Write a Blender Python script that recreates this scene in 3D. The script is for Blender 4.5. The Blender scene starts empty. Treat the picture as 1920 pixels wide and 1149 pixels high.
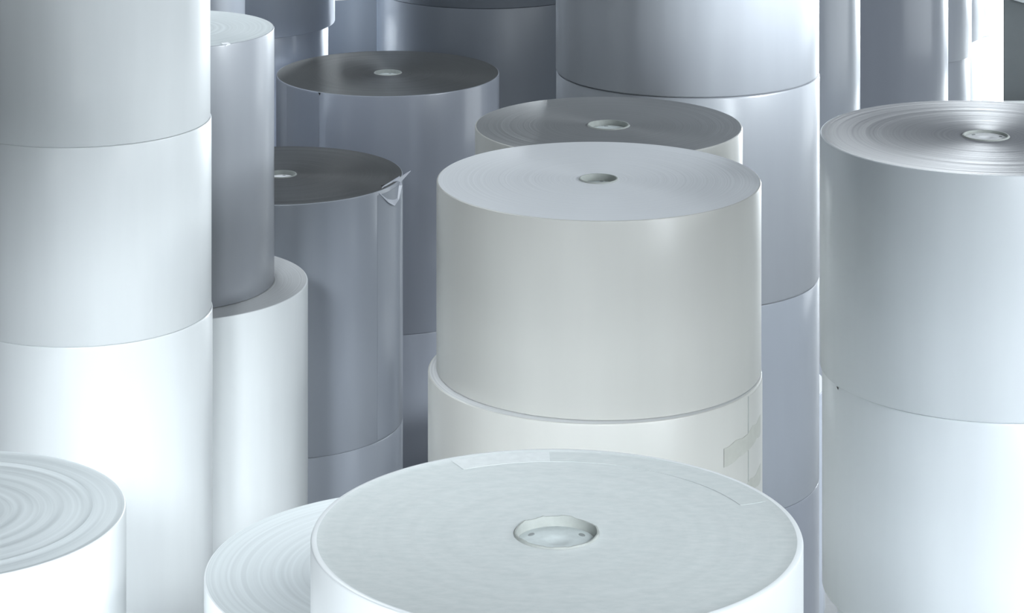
import bpy, bmesh, math, random
from mathutils import Vector, Matrix, noise
random.seed(7)
PI = math.pi
sc = bpy.context.scene
COL = sc.collection

# ------------------------------------------------------------------ camera
EYE = 6.2                                   # camera height above the floor (m)
cam_d = bpy.data.cameras.new('camera'); cam = bpy.data.objects.new('camera', cam_d)
COL.objects.link(cam); sc.camera = cam
cam.location = (0, 0, EYE); cam.rotation_euler = (PI/2, 0, 0)
cam_d.sensor_fit = 'HORIZONTAL'; cam_d.sensor_width = 36
cam_d.lens = 36*5040/1920                   # telephoto shift lens, level camera
cam_d.shift_y = -(900+574.5)/1920
cam_d.clip_end = 200
sc.view_settings.view_transform = 'Standard'; sc.view_settings.look = 'None'
sc.view_settings.gamma = 1; sc.view_settings.use_curve_mapping = False
sc.view_settings.exposure = 0.0

# ------------------------------------------------------------------ world + lights
w = bpy.data.worlds.new('world'); sc.world = w; w.use_nodes = True
w.node_tree.nodes['Background'].inputs[0].default_value = (.62, .75, .9, 1)
w.node_tree.nodes['Background'].inputs[1].default_value = .3

def area(name, loc, target, sx, sy, power, col=(.88, .95, 1), spread=180):
    l = bpy.data.lights.new(name, 'AREA'); l.shape = 'RECTANGLE'; l.size = sx; l.size_y = sy
    l.energy = power; l.color = col; l.spread = math.radians(spread)
    o = bpy.data.objects.new(name, l); COL.objects.link(o); o.location = loc
    o.rotation_euler = (Vector(target)-Vector(loc)).to_track_quat('-Z', 'Y').to_euler()
    return o

def spot(name, loc, target, power, angle, radius=.5, col=(.88, .95, 1), blend=1.0):
    l = bpy.data.lights.new(name, 'SPOT'); l.energy = power; l.color = col
    l.spot_size = math.radians(angle); l.spot_blend = blend; l.shadow_soft_size = radius
    o = bpy.data.objects.new(name, l); COL.objects.link(o); o.location = loc
    o.rotation_euler = (Vector(target)-Vector(loc)).to_track_quat('-Z', 'Y').to_euler()
    return o
area('aisle_fill_left', (-1.0, 4.2, 1.2), (-1.8, 11, 1.6), 0.8, 1.6, 266)  # added area fill in the aisle, no known lamp stands here
spot('right_floodlight', (6.4, 2.5, 6.9), (1.8, 10.5, 2.4), 1448, 42, 0.5)
spot('right_fill_low', (6.8, 3, 4.6), (2, 9.8, 2.0), 1253, 50, 1)  # added lower fill from the right, power fitted
area('right_window_far', (8.7, 18.5, 3.2), (0, 18, 3), 5, 4, 151)
area('right_fill_high', (8.7, 10, 6.5), (0, 10, 3), 5, 1.5, 355)  # added high fill from the right, no window opening behind it
area('overhead_fill_left', (-3, 16, 10.8), (-3, 16.01, 0), 2.5, 4, 379)  # added overhead fill, the ceiling has no opening
area('overhead_fill_right', (3, 16, 10.8), (3, 16.01, 0), 2.5, 4, 65)  # added weak fill under the closed ceiling, right half
area('back_rim_right', (7.7, 28.5, 3), (1, 11, 2.5), 2.2, 3.8, 5161)  # added to light right-hand rims from behind, the wall has no door
area('back_rim_area', (2.2, 28.5, 4.4), (-1.5, 17, 3), 2.5, 3.2, 3991)  # unseen area light added behind the stacks for bright rims
spot('back_rim_spot', (2.2, 28.2, 3.9), (-1.5, 17, 2.9), 76974, 16, 0.4)  # strong added spot, brightens the rims of the rear left rolls
spot('right_column_fill', (4, -2, 6), (2.9, 9.5, 1.6), 9064, 22, 1.1)  # added fill for the lower right edge stack
spot('right_side_fill', (7.5, 9, 6.5), (1.2, 12.9, 5), 13425, 24, 0.8)  # added spot to brighten the upper column right of centre
spot('left_side_fill', (-5.8, -3, 4.4), (-1.1, 10, 3.8), 532, 22, 0.7)  # added weak fill from the left front
spot('front_fill_right', (7.0, -3, 8.8), (-1.9, 10, 1.6), 1852, 15, 0.8)  # added narrow fill aimed across at the left stacks
spot('right_side_fill_far', (8.5, 13.4, 3.8), (0.8, 16, 0.2), 5500, 22, 0.7)  # added fill reaching low between the far stacks
spot('left_high_fill', (-4, -1, 7.8), (0.0, 9.5, 2.4), 2940, 13, 0.8)  # added fill on the main centre stack
spot('front_high_fill_left', (-2, -3, 8.5), (-1.0, 14.6, 0.8), 6786, 11, 0.8)  # added beam for the low rolls left of centre
spot('front_high_fill_centre', (1.2, -3, 8.5), (-1.2, 14.6, 0.6), 5629, 11, 0.8)  # second added beam onto the same low rolls
spot('front_high_fill_right', (4.0, -1, 8.6), (-1.7, 11.5, 0.4), 4078, 14, 0.9)  # added fill on the foot of the tall left column

# ------------------------------------------------------------------ materials
def new_mat(name):
    m = bpy.data.materials.new(name); m.use_nodes = True
    nt = m.node_tree; b = nt.nodes['Principled BSDF']
    return m, nt, b
def N(nt, t, **kw):
    n = nt.nodes.new(t)
    for k, v in kw.items(): setattr(n, k, v)
    return n
def film_mat(name, col, rough=.42, coat=.5, cr=.2):
    m, nt, b = new_mat(name)
    tc = N(nt, 'ShaderNodeTexCoord'); mp = N(nt, 'ShaderNodeMapping'); mp.inputs['Scale'].default_value = (3, 3, .35)
    nz = N(nt, 'ShaderNodeTexNoise'); nz.inputs['Scale'].default_value = 1.6; nz.inputs['Detail'].default_value = 4
    rp = N(nt, 'ShaderNodeValToRGB'); c = Vector(col)
    rp.color_ramp.elements[0].color = (*(c*.95), 1); rp.color_ramp.elements[1].color = (*(c*1.02), 1)
    rp.color_ramp.elements[0].position = .3; rp.color_ramp.elements[1].position = .7
    L = nt.links.new
    L(tc.outputs['Object'], mp.inputs[0]); L(mp.outputs[0], nz.inputs[0]); L(nz.outputs[0], rp.inputs[0]); L(rp.outputs[0], b.inputs['Base Color'])
    b.inputs['Roughness'].default_value = rough
    b.inputs['Coat Weight'].default_value = coat; b.inputs['Coat Roughness'].default_value = cr
    n2 = N(nt, 'ShaderNodeTexNoise'); n2.inputs['Scale'].default_value = 3; n2.inputs['Detail'].default_value = 2
    bp = N(nt, 'ShaderNodeBump'); bp.inputs['Strength'].default_value = .05; bp.inputs['Distance'].default_value = .05
    L(mp.outputs[0], n2.inputs[0]); L(n2.outputs[0], bp.inputs['Height']); L(bp.outputs[0], b.inputs['Normal'])
    return m
def end_mat(name, col, ring=.05, aniso=.75, rough=.46, spec=.3, ringfreq=150, mottle=0.0):
    # edge of the wound sheets: fine concentric grooves
    m, nt, b = new_mat(name); L = nt.links.new
    tc = N(nt, 'ShaderNodeTexCoord'); sx = N(nt, 'ShaderNodeSeparateXYZ'); L(tc.outputs['Object'], sx.inputs[0])
    cx = N(nt, 'ShaderNodeCombineXYZ'); L(sx.outputs[0], cx.inputs[0]); L(sx.outputs[1], cx.inputs[1])
    ln = N(nt, 'ShaderNodeVectorMath', operation='LENGTH'); L(cx.outputs[0], ln.inputs[0])
    nz = N(nt, 'ShaderNodeTexNoise', noise_dimensions='1D'); nz.inputs['Scale'].default_value = ringfreq; nz.inputs['Detail'].default_value = 3
    L(ln.outputs['Value'], nz.inputs['W'])
    rp = N(nt, 'ShaderNodeValToRGB'); c = Vector(col)
    rp.color_ramp.elements[0].color = (*(c*(1-ring*2)), 1); rp.color_ramp.elements[1].color = (*(c*(1+ring)), 1)
    rp.color_ramp.elements[0].position = .32; rp.color_ramp.elements[1].position = .68
    L(nz.outputs[0], rp.inputs[0])
    src = rp.outputs[0]
    if mottle:
        n3 = N(nt, 'ShaderNodeTexNoise'); n3.inputs['Scale'].default_value = 26; n3.inputs['Detail'].default_value = 8; n3.inputs['Roughness'].default_value = .65
        mp = N(nt, 'ShaderNodeMapping'); mp.inputs['Scale'].default_value = (1, 2.2, 1); mp.inputs['Rotation'].default_value = (0, 0, .35)
        L(tc.outputs['Object'], mp.inputs[0]); L(mp.outputs[0], n3.inputs[0])
        r3 = N(nt, 'ShaderNodeValToRGB'); r3.color_ramp.elements[0].position = .35; r3.color_ramp.elements[1].position = .65
        r3.color_ramp.elements[0].color = (1-mottle, 1-mottle*.8, 1-mottle*.8, 1); r3.color_ramp.elements[1].color = (1, 1, 1, 1)
        L(n3.outputs[0], r3.inputs[0])
        mx = N(nt, 'ShaderNodeMix', data_type='RGBA', blend_type='MULTIPLY'); mx.inputs[0].default_value = 1
        L(src, mx.inputs[6]); L(r3.outputs[0], mx.inputs[7]); src = mx.outputs[2]
    L(src, b.inputs['Base Color'])
    b.inputs['Roughness'].default_value = rough; b.inputs['Anisotropic'].default_value = aniso
    b.inputs['Specular IOR Level'].default_value = spec
    tg = N(nt, 'ShaderNodeTangent', direction_type='RADIAL', axis='Z'); L(tg.outputs[0], b.inputs['Tangent'])
    n2 = N(nt, 'ShaderNodeTexNoise', noise_dimensions='1D'); n2.inputs['Scale'].default_value = ringfreq*.35; n2.inputs['Detail'].default_value = 4
    L(ln.outputs['Value'], n2.inputs['W'])
    bp = N(nt, 'ShaderNodeBump'); bp.inputs['Strength'].default_value = .35; bp.inputs['Distance'].default_value = .002
    L(n2.outputs[0], bp.inputs['Height']); L(bp.outputs[0], b.inputs['Normal'])
    return m
def plain(name, col, rough=.6, metal=0, bump=0, bscale=60, spec=.5):
    m, nt, b = new_mat(name); b.inputs['Roughness'].default_value = rough; b.inputs['Metallic'].default_value = metal
    b.inputs['Specular IOR Level'].default_value = spec
    tc = N(nt, 'ShaderNodeTexCoord'); nz = N(nt, 'ShaderNodeTexNoise'); nz.inputs['Scale'].default_value = bscale; nz.inputs['Detail'].default_value = 5
    L = nt.links.new; L(tc.outputs['Object'], nz.inputs[0])
    rp = N(nt, 'ShaderNodeValToRGB'); c = Vector(col)
    rp.color_ramp.elements[0].color = (*(c*.85), 1); rp.color_ramp.elements[1].color = (*(c*1.1), 1)
    L(nz.outputs[0], rp.inputs[0]); L(rp.outputs[0], b.inputs['Base Color'])
    if bump:
        bp = N(nt, 'ShaderNodeBump'); bp.inputs['Strength'].default_value = bump; bp.inputs['Distance'].default_value = .005
        L(nz.outputs[0], bp.inputs['Height']); L(bp.outputs[0], b.inputs['Normal'])
    return m
M = dict(
    cool=film_mat('cool_white_wrap', (.76, .80, .83)),
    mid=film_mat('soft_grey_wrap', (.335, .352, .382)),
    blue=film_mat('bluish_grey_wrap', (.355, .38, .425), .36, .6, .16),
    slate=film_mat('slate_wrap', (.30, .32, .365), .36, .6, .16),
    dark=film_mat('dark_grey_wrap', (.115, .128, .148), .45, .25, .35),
    white=film_mat('bright_white_wrap', (.84, .87, .88), .45, .35, .24),
    warm=film_mat('ivory_wrap', (.50, .498, .47), .46, .4, .3),
    grey=film_mat('shaded_grey_wrap', (.24, .265, .31), .34, .8, .14),  # shade on the rear rolls is put into this darker wrap colour
    end=end_mat('wound_paper_edge', (.60, .61, .62)),
    end_white=end_mat('white_wound_paper_edge', (.63, .67, .68), ring=.04, ringfreq=60, rough=.5),
    end_ivory=end_mat('ivory_wound_paper_edge', (.79, .81, .835), ring=.02, rough=.4, spec=.35),
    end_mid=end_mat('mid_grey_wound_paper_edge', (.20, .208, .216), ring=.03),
    end_grey=end_mat('shaded_wound_paper_edge', (.075, .078, .079), ring=.05),  # very dark base colour carries the shadow lying on the rear tops
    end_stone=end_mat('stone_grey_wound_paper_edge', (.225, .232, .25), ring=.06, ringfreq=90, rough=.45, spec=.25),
    header=end_mat('fibrous_header_board', (.64, .67, .665), ring=.015, ringfreq=20, aniso=.1, rough=.7, mottle=.10),
    core=plain('board_core', (.40, .42, .40), .75),
    plug=plain('pale_plug', (.56, .61, .61), .6),
    plug_white=plain('glossy_white_plug', (.92, .93, .95), .3),
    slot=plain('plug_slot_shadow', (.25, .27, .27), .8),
    seam=plain('wrap_seam_adhesive', (.38, .40, .38), .7),
    tab=plain('bright_tab', (.72, .75, .75), .55, bscale=40),
    tape=plain('yellowed_glue_mark', (.46, .465, .425), .45, bscale=30),
    flap=film_mat('torn_wrap', (.66, .68, .74), .25, .6, .15),
    floor=plain('dusty_concrete', (.16, .165, .165), .85, bump=.5, bscale=14),
    wall=plain('dark_painted_wall', (.045, .05, .052), .8, bscale=4),
    ceil=plain('dark_ceiling', (.10, .105, .11), .9, bscale=2),
    rubber=plain('black_rubber', (.012, .012, .013), .6),
    steel=plain('grey_steel_panel', (.16, .17, .175), .4, bscale=5),
)

# ------------------------------------------------------------------ builders
def mesh_obj(name, bm, mat, parent=None, smooth=True):
    me = bpy.data.meshes.new(name); bm.normal_update(); bm.to_mesh(me); bm.free()
    me.materials.append(mat)
    if smooth:
        me.polygons.foreach_set('use_smooth', [True]*len(me.polygons))
        me.set_sharp_from_angle(angle=math.radians(35))
    o = bpy.data.objects.new(name, me); COL.objects.link(o)
    if parent: o.parent = parent
    return o
def lathe(bm, prof, seg, cap0=False, cap1=False, jitter=None):
    rings = []
    for i, (r, z) in enumerate(prof):
        ring = []
        for k in range(seg):
            a = 2*PI*k/seg
            rr, zz = (r, z) if jitter is None else jitter(i, a, r, z)
            ring.append(bm.verts.new((rr*math.cos(a), rr*math.sin(a), zz)))
        rings.append(ring)
    for i in range(len(rings)-1):
        a, b = rings[i], rings[i+1]
        for k in range(seg):
            k2 = (k+1) % seg
            bm.faces.new((a[k], a[k2], b[k2], b[k]))
    if cap0: bm.faces.new(list(reversed(rings[0])))
    if cap1: bm.faces.new(rings[-1])
    return rings
def box(bm, x0, x1, y0, y1, z0, z1):
    v = [bm.verts.new(p) for p in ((x0,y0,z0),(x1,y0,z0),(x1,y1,z0),(x0,y1,z0),(x0,y0,z1),(x1,y0,z1),(x1,y1,z1),(x0,y1,z1))]
    for f in ((3,2,1,0),(4,5,6,7),(0,1,5,4),(1,2,6,5),(2,3,7,6),(3,0,4,7)): bm.faces.new([v[i] for i in f])
def struct(name, bm, mat):
    o = mesh_obj(name, bm, mat, smooth=False); o['kind'] = 'structure'; return o

# ------------------------------------------------------------------ the hall
bm = bmesh.new(); box(bm, -9, 9, -4, 30, -.2, 0); struct('floor', bm, M['floor'])
bm = bmesh.new(); box(bm, -9, 9, 28.7, 29, 0, 11); struct('wall_back', bm, M['wall'])
bm = bmesh.new(); box(bm, -9.3, -9, -4, 30, 0, 11); struct('wall_left', bm, M['ceil'])
bm = bmesh.new(); box(bm, 9, 9.3, -4, 30, 0, 11); struct('wall_right', bm, M['ceil'])
bm = bmesh.new(); box(bm, -9, 9, -4.3, -4, 0, 11); struct('wall_front', bm, M['ceil'])
bm = bmesh.new()
pv = [(5.30, 1.10), (5.44, 1.055), (8.9, 1.055), (8.9, 1.9), (5.30, 1.9)]
fr = [bm.verts.new((x_, 28.64, z_)) for x_, z_ in pv]; bk = [bm.verts.new((x_, 28.7, z_)) for x_, z_ in pv]
bm.faces.new(fr)
for i_ in range(5): bm.faces.new((fr[i_], bk[i_], bk[(i_+1) % 5], fr[(i_+1) % 5]))
bmesh.ops.recalc_face_normals(bm, faces=bm.faces)
struct('trim_1', bm, M['steel'])
bm = bmesh.new(); box(bm, -9, 9, -4, 30, 11, 11.2); struct('ceiling', bm, M['ceil'])

# ------------------------------------------------------------------ paper rolls
def roll(label, x, y, z0, z1, r, wrap='cool', end='end', hub=0, group=None, edge=.006, seg=160, rot=0,
         plug='plug', ridge=.0006, depth=.02, rim=0, ragged=0, nring=26):
    h = z1-z0
    t = bpy.data.objects.new('paper_roll', None); COL.objects.link(t); t.empty_display_size = .2
    t.location = (x, y, z0)
    t['label'] = label; t['category'] = 'paper roll'
    if group: t['group'] = group
    rnd = random.Random(int(x*1000)+int(y*77)+int(z0*31))
    e = edge
    bm = bmesh.new()
    prof = [(r-e-.02, 0), (r-e, 0), (r-e*.3, e*.3), (r, e), (r, h*.33), (r, h*.66), (r, h-e), (r-e*.3, h-e*.3), (r-e, h), (r-e-rim, h)]
    lathe(bm, prof, seg, cap0=True)
    mesh_obj('wrapper', bm, M[wrap], t)
    # wound end with slightly uneven turns
    bm = bmesh.new(); R = r-e-rim
    rh = hub if hub else .0
    prof = [(R, h)]
    n = nring if hub else 4
    lo = rh if hub else .02
    for i in range(1, n):
        f = i/n; rr = R+(lo-R)*f
        prof.append((rr, h-ridge*rnd.random()*3 - (rim and .002)))
    prof.append((lo, h-.001))
    if hub: prof.append((lo, h-.12))
    lathe(bm, prof, seg, cap1=True)
    bmesh.ops.recalc_face_normals(bm, faces=bm.faces)
    ef = mesh_obj('end_face', bm, M[end], t)
    if hub:
        c_in = hub-.006; up = .0035
        bm = bmesh.new()
        def jit(i, a, r_, z_):
            if ragged and i in (2, 3):
                q = noise.noise(Vector((math.cos(a)*2.3, math.sin(a)*2.3, 3.1)))
                q2 = round(q*3)/3
                return r_+ragged*.35*q, z_+ragged*max(-.2, q2)
            return r_, z_
        lathe(bm, [(c_in, h-.11), (c_in, h-.01), (c_in+.002, h+up), (hub, h+up), (hub+.003, h-.001)], 96, jitter=jit)
        bmesh.ops.recalc_face_normals(bm, faces=bm.faces)
        for f in bm.faces: f.normal_flip() if False else None
        mesh_obj('core', bm, M['core'], t)
        bm = bmesh.new(); zt = h-depth
        lathe(bm, [(c_in-.001, zt-.05), (c_in-.001, zt), (c_in-.006, zt+.002), (c_in*.55, zt+.001), (c_in*.5, zt+.0012), (c_in*.3, zt+.0012), (c_in*.26, zt-.0005), (.004, zt-.002)], 72, cap0=True, cap1=True)
        pl = mesh_obj('core_plug', bm, M[plug], t)
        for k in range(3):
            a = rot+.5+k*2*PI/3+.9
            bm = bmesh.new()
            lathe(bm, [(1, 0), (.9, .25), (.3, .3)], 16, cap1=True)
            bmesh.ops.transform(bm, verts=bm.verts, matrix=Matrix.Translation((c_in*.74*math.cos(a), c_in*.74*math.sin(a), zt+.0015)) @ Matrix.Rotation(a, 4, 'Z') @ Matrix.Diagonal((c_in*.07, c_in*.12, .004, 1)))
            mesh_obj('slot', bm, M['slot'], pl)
    return t

# (stack tables: x, distance, radius and heights in metres)
# nearest stack, front centre
roll('nearest white paper roll, bottom centre, with broad fibrous top and large recessed core', 0.109, 6.570, 2.500, 3.725, 0.600, wrap='white', end='header', hub=0.103, seg=256, depth=0.02, rim=0.008, ragged=0.006, edge=0.007, plug='plug', ridge=0.0003, rot=1.2, group='front stack of white rolls')
roll('white paper roll directly beneath the nearest front centre roll', 0.109, 6.570, 1.250, 2.500, 0.600, wrap='white', group='front stack of white rolls')
roll('white paper roll on the floor at the foot of the nearest front centre stack', 0.109, 6.570, 0.000, 1.250, 0.600, wrap='white', group='front stack of white rolls')
# stack behind and left of it
roll('white ring-topped roll tucked behind the left side of the nearest roll', -0.273, 8.350, 1.600, 2.945, 0.680, wrap='white', end='end_white', hub=0.1, seg=224, ridge=0.0007, nring=40, group='low stack behind the front roll')
roll('white roll on the floor beneath the ringed roll tucked behind the nearest one', -0.273, 8.350, 0.000, 1.600, 0.680, wrap='white', group='low stack behind the front roll')
# bottom left corner
roll('white paper roll in the bottom left corner, its pale top marked by coarse rings', -1.818, 8.600, 1.600, 3.025, 0.578, wrap='white', end='end_white', hub=0.08, seg=224, ridge=0.002, nring=34, group='corner stack at the left')
roll('white paper roll on the floor beneath the bottom left corner roll', -1.818, 8.600, 0.000, 1.600, 0.578, wrap='white', group='corner stack at the left')
# tall left column
roll('uppermost white roll of the tall left edge column, above its first seam', -1.832, 11.500, 3.639, 4.480, 0.538, wrap='white', group='tall left column')
roll('second bright white roll down the tall left column, between its two curved seams', -1.827, 11.500, 2.825, 3.639, 0.538, wrap='white', group='tall left column')
roll('glaring white roll below the lower seam of the tall left column', -1.822, 11.500, 1.200, 2.825, 0.538, wrap='white', group='tall left column')
roll('white roll on the floor at the foot of the tall left column', -1.821, 11.500, 0.000, 1.200, 0.538, wrap='white', group='tall left column')
# shiny grey roll standing on a wider one
roll('shiny pale grey roll with a bright top, right beside the tall left column', -1.620, 12.700, 2.600, 3.797, 0.495, wrap='mid', end='end_white', hub=0.07, ridge=0.0003, group='left inner stack')
# wider roll below
roll('wide white roll whose rim juts out under the shiny pale grey roll', -1.601, 12.700, 1.200, 2.600, 0.635, wrap='white', end='end', group='left inner stack')
roll('wide white roll on the floor beneath the jutting wide roll', -1.601, 12.700, 0.000, 1.200, 0.635, wrap='white', group='left inner stack')
# dark topped stack with torn wrapper
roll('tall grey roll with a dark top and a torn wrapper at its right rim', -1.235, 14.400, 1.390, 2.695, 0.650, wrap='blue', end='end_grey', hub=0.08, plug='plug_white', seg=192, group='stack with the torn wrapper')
roll('grey roll below the seam under the torn wrapper roll', -1.235, 14.400, 0.000, 1.390, 0.650, wrap='blue', group='stack with the torn wrapper')
# far roll with dark top
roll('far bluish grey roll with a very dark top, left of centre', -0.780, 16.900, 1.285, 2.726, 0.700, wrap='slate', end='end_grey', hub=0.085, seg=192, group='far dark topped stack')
roll('far bluish grey roll under the one with the very dark top', -0.780, 16.900, 0.000, 1.285, 0.700, wrap='slate', group='far dark topped stack')
# main roll
roll('main ivory white paper roll in the centre with pale satin top and small core', 0.321, 9.967, 3.061, 3.757, 0.601, wrap='warm', end='end_ivory', hub=0.071, seg=256, depth=0.022, rot=2.0, rim=0.0, ridge=0.0003, group='main centre stack')
# rolls below main
roll('ivory roll under the main centre roll, with a dark vertical seam and glue marks', 0.306, 9.949, 2.050, 3.061, 0.617, wrap='warm', end='end', seg=256, edge=0.006, group='main centre stack')
roll('ivory roll beneath the one with the vertical wrap seam', 0.306, 9.949, 1.000, 2.050, 0.617, wrap='warm', group='main centre stack')
roll('ivory roll on the floor at the foot of the main centre stack', 0.306, 9.949, 0.000, 1.000, 0.617, wrap='warm', group='main centre stack')
# roll behind main
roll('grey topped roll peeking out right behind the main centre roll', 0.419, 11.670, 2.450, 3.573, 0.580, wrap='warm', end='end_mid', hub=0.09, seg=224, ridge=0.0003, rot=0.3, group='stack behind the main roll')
roll('roll hidden second down behind the main centre roll', 0.419, 11.670, 1.250, 2.450, 0.580, wrap='warm', group='stack behind the main roll')
roll('roll on the floor hidden behind the main centre stack', 0.419, 11.670, 0.000, 1.250, 0.580, wrap='warm', group='stack behind the main roll')
# tall right of centre column
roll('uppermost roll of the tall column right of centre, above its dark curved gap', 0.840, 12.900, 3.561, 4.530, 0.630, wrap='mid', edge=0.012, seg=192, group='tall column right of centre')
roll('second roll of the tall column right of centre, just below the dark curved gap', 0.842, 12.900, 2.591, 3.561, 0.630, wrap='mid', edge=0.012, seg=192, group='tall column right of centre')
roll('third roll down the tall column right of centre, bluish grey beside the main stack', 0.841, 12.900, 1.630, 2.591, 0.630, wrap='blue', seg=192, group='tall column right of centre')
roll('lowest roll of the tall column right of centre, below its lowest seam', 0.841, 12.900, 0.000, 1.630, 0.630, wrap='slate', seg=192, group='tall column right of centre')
# right foreground stack
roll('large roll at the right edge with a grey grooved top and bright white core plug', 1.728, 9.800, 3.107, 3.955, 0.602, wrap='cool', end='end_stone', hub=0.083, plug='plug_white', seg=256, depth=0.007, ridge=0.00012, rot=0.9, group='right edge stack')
roll('white roll directly under the grooved top roll at the right edge', 1.736, 9.800, 2.307, 3.107, 0.602, wrap='cool', seg=192, group='right edge stack')
roll('third roll down at the right edge, out of sight under the frame', 1.793, 9.800, 1.200, 2.307, 0.602, wrap='cool', group='right edge stack')
roll('roll on the floor at the foot of the right edge stack', 1.793, 9.800, 0.000, 1.200, 0.602, wrap='cool', group='right edge stack')
# hidden stack glimpsed in the gap
roll('pale lilac roll glimpsed as a sliver in the gap beside the right edge stack', 1.190, 15.400, 0.000, 1.270, 0.600, wrap='grey', end='end')
# shadowed column right of centre
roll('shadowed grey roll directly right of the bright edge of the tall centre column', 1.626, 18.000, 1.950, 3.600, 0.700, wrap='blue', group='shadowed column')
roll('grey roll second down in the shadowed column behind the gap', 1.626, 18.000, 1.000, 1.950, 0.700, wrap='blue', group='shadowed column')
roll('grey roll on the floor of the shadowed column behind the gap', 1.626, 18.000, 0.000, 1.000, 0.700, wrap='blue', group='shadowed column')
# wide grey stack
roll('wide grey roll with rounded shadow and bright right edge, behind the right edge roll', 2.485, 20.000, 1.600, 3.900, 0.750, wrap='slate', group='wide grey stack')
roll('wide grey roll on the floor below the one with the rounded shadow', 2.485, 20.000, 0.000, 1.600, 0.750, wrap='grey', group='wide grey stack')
# far right row, first
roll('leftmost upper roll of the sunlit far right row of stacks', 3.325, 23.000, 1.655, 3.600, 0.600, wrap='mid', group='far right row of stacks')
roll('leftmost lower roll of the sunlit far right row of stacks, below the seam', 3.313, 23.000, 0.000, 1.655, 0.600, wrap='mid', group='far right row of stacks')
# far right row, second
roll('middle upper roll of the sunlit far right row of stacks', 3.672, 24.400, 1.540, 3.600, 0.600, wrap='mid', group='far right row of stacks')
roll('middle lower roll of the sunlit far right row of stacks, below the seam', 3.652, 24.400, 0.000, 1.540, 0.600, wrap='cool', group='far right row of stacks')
# far right row, third
roll('rightmost upper roll of the sunlit far right row of stacks', 4.124, 25.900, 1.315, 3.600, 0.600, wrap='white', group='far right row of stacks')
roll('rightmost lower roll of the sunlit far right row of stacks, below the seam', 4.124, 25.900, 0.000, 1.315, 0.600, wrap='white', group='far right row of stacks')
# dark tall stack
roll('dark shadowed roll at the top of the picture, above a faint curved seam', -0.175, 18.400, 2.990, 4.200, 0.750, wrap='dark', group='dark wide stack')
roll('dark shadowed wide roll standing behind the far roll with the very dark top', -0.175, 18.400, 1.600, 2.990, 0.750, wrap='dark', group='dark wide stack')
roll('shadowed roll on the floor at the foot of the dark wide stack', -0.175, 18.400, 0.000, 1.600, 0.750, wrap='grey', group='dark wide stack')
# glossy edged pair
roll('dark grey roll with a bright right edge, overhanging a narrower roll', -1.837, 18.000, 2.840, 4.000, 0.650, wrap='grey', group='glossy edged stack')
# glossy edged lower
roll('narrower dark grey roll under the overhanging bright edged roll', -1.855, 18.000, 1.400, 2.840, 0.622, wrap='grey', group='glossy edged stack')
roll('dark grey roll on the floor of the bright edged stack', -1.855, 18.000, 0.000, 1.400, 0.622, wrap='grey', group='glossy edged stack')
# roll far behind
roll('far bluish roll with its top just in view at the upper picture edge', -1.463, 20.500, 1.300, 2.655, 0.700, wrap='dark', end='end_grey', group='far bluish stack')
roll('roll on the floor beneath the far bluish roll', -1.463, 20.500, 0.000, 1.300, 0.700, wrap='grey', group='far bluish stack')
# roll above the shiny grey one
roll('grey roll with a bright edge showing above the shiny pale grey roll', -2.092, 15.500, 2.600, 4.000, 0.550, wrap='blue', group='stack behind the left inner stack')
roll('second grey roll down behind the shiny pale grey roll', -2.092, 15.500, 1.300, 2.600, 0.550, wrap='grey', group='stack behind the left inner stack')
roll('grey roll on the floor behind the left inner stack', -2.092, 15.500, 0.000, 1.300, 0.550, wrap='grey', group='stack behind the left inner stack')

# ------------------------------------------------------------------ small parts on single rolls
def find(start):
    for o in COL.objects:
        if o.get('label', '').startswith(start): return o
def side_patch(parent, name, mat, r, a0, a1, z0, z1, thick=.0012, na=14, wob=0, skew=0, label=None):
    # thin strip lying on the curved side, angles in degrees from the side facing the camera (-y), + to the right
    bm = bmesh.new(); rows = []
    for rr in (r+.0002, r+thick):
        for zi in (0, 1):
            row = []
            for k in range(na+1):
                f = k/na; a = math.radians(a0+(a1-a0)*f-90)
                z = (z0 if zi == 0 else z1) + skew*f + wob*noise.noise(Vector((f*7, zi*5.3, z0)))
                row.append(bm.verts.new((rr*math.cos(a), rr*math.sin(a), z)))
            rows.append(row)
    b0, t0, b1, t1 = rows
    for k in range(na):
        bm.faces.new((b1[k], b1[k+1], t1[k+1], t1[k])); bm.faces.new((t1[k], t1[k+1], t0[k+1], t0[k])); bm.faces.new((b0[k], b0[k+1], b1[k+1], b1[k]))
    for k in (0, na): bm.faces.new((b0[k], b1[k], t1[k], t0[k]))
    bmesh.ops.recalc_face_normals(bm, faces=bm.faces)
    o = mesh_obj(name, bm, mat, parent)
    if label: o['label'] = label
    return o
def scrap(parent, name, mat, pts, thick=.002, label=None):
    # folded scrap of film: a triangle fan through pts, given a little thickness
    bm = bmesh.new(); vs = [bm.verts.new(p) for p in pts]
    for i in range(1, len(vs)-1): bm.faces.new((vs[0], vs[i], vs[i+1]))
    o = mesh_obj(name, bm, mat, parent, smooth=False)
    md = o.modifiers.new('thickness', 'SOLIDIFY'); md.thickness = thick
    if label: o['label'] = label
    return o
def polar(r, deg, z):
    a = math.radians(deg-90); return (r*math.cos(a), r*math.sin(a), z)

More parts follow.
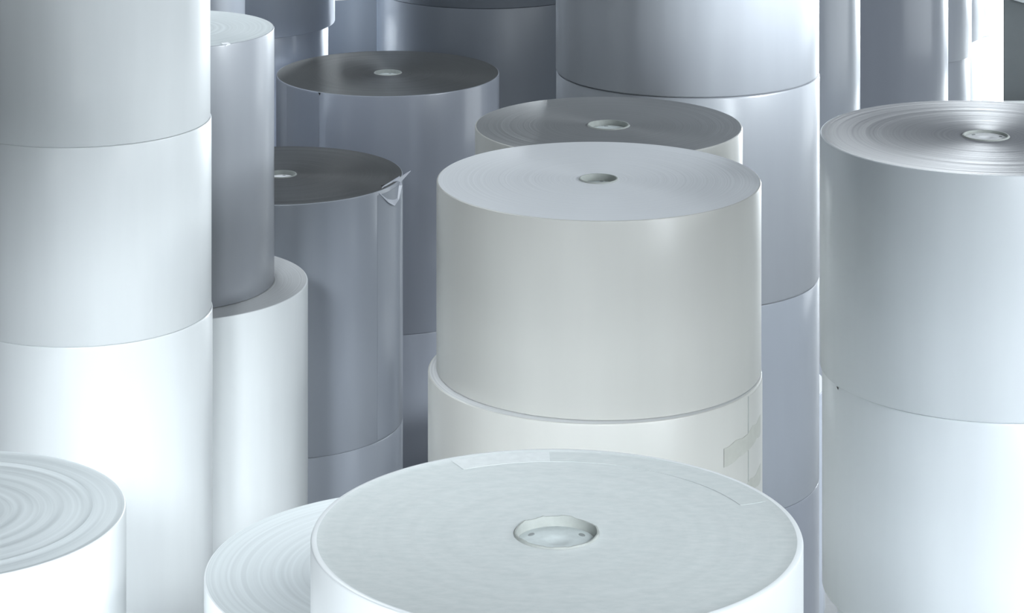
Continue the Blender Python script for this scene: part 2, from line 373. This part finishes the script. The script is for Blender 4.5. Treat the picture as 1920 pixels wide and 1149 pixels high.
# ivory roll under the main one: lapped wrap edge and two glue marks
k = find('ivory roll under the main'); kr, kh = .617, 1.011
side_patch(k, 'lapped_wrap_edge', M['seam'], kr, 61.3, 61.7, .01, kh-.008, .0016, 3, label='dark vertical lapped edge')
side_patch(k, 'lapped_wrap_sheet', M['warm'], kr, 61.7, 84, .01, kh-.009, .0012, 16)
side_patch(k, 'glue_mark', M['tape'], kr+.0012, 46, 76, kh-.215, kh-.150, .0008, 14, .012, .03, label='faint greyish glue mark')
side_patch(k, 'glue_mark', M['tape'], kr+.0012, 40, 76, kh-.390, kh-.335, .0008, 14, .012, .035, label='faint greyish glue mark')
scrap(k, 'loose_paper_edge', M['white'], [polar(.619, -86, kh-.36), polar(.632, -87, kh-.40), polar(.630, -87, kh-.62), polar(.619, -86, kh-.62)])

# torn wrapper roll
e = find('tall grey roll with a dark top'); er, eh = .65, 1.305
scrap(e, 'torn_flap', M['flap'], [polar(er-.03, 64, eh+.004), polar(er+.004, 56, eh-.01), polar(er+.010, 63, eh-.075), polar(er+.016, 68, eh-.105), polar(er+.006, 76, eh-.095), polar(er+.012, 80, eh-.03), polar(er-.01, 84, eh+.008)], label='crumpled torn flap of clear wrap')
scrap(e, 'torn_spike', M['flap'], [polar(er-.015, 74, eh+.004), polar(er+.006, 80, eh-.012), polar(er+.050, 84, eh+.036), polar(er+.035, 80, eh+.034)], label='pointed shred sticking out')
scrap(e, 'torn_hole', M['rubber'], [polar(er-.035, 65, eh+.0015), polar(er-.030, 68, eh+.0015), polar(er-.045, 68.5, eh+.0015), polar(er-.05, 65.5, eh+.0015)])
side_patch(e, 'lapped_wrap_sheet', M['blue'], er, 55, 78, .01, eh-.02, .0012, 14)

# far dark topped roll: side seam and nick
d = find('far bluish grey roll with a very dark top'); dr, dh = .70, 1.441
side_patch(d, 'lapped_wrap_sheet', M['slate'], dr, -34, -60, .01, dh-.008, .0014, 16)
scrap(d, 'rim_nick', M['rubber'], [polar(dr+.001, -34.5, dh-.002), polar(dr+.001, -33, dh-.002), polar(dr+.001, -33.4, dh-.018)], .001)
# shiny grey roll: two tape tabs on its rim
b = find('shiny pale grey roll'); br, bh = .495, 1.197
for a in (40, 22):
    scrap(b, 'tape_tab', M['plug_white'], [polar(br-.030, a-2.2, bh+.003), polar(br-.028, a+2.2, bh+.003), polar(br+.003, a+1.5, bh-.001), polar(br+.004, a-1.5, bh-.006)], .001, label='small white tape tab')
# grooved roll: small dark tick under the rim
o_ = find('large roll at the right edge')
scrap(o_, 'dark_tick', M['rubber'], [polar(.603, 9.6, .848-.018), polar(.603, 10.0, .848-.016), polar(.603, 9.7, .848-.042)], .001)
scrap(find('white roll directly under the grooved'), 'dark_tick', M['rubber'], [polar(.604, -72, .795), polar(.604, -70.6, .795), polar(.604, -71, .786)], .001)

# nearest roll: folded inner ring line of the header board
L_ = find('nearest white paper roll'); lh = 3.725-2.5
bm = bmesh.new()
hh = 1.225
def arc_strip(bm, cx, cy, r0, r1, a0, a1, z, t, n=60):
    lo = []; 
    for k_ in range(n+1):
        a = math.radians(a0+(a1-a0)*k_/n); c, s_ = math.cos(a), math.sin(a)
        lo.append([bm.verts.new((cx+r_*c, cy+r_*s_, z_)) for r_, z_ in ((r0, z), (r0, z+t), (r1, z+t), (r1, z))])
    for p, q in zip(lo, lo[1:]):
        for i in range(3): bm.faces.new((p[i], p[i+1], q[i+1], q[i]))
    bm.faces.new(lo[0]); bm.faces.new(list(reversed(lo[-1])))
    bmesh.ops.recalc_face_normals(bm, faces=bm.faces)
arc_strip(bm, 0, 0, .502, .577, 22, 103, hh-.0022, .0007)
mesh_obj('header_overlap', bm, M['header'], L_)
bm = bmesh.new(); arc_strip(bm, 0, 0, .500, .574, 91, 118, hh-.0016, .0006, 20)
o = mesh_obj('glued_tab', bm, M['tab'], L_); o['label'] = 'brighter glued paper tab near the rim'

# ------------------------------------------------------------------ floor debris and far corner
bm = bmesh.new()
bmesh.ops.create_icosphere(bm, subdivisions=3, radius=.06)
for v in bm.verts:
    v.co += v.co.normalized()*.035*noise.noise(v.co*22); v.co.z *= .8; v.co.y *= 1.3
o = mesh_obj('rubber_wedge', bm, M['rubber']); o.location = (1.80, 14.86, .062)
o['label'] = 'small black lump lying on the floor in the gap at the right'; o['category'] = 'debris'
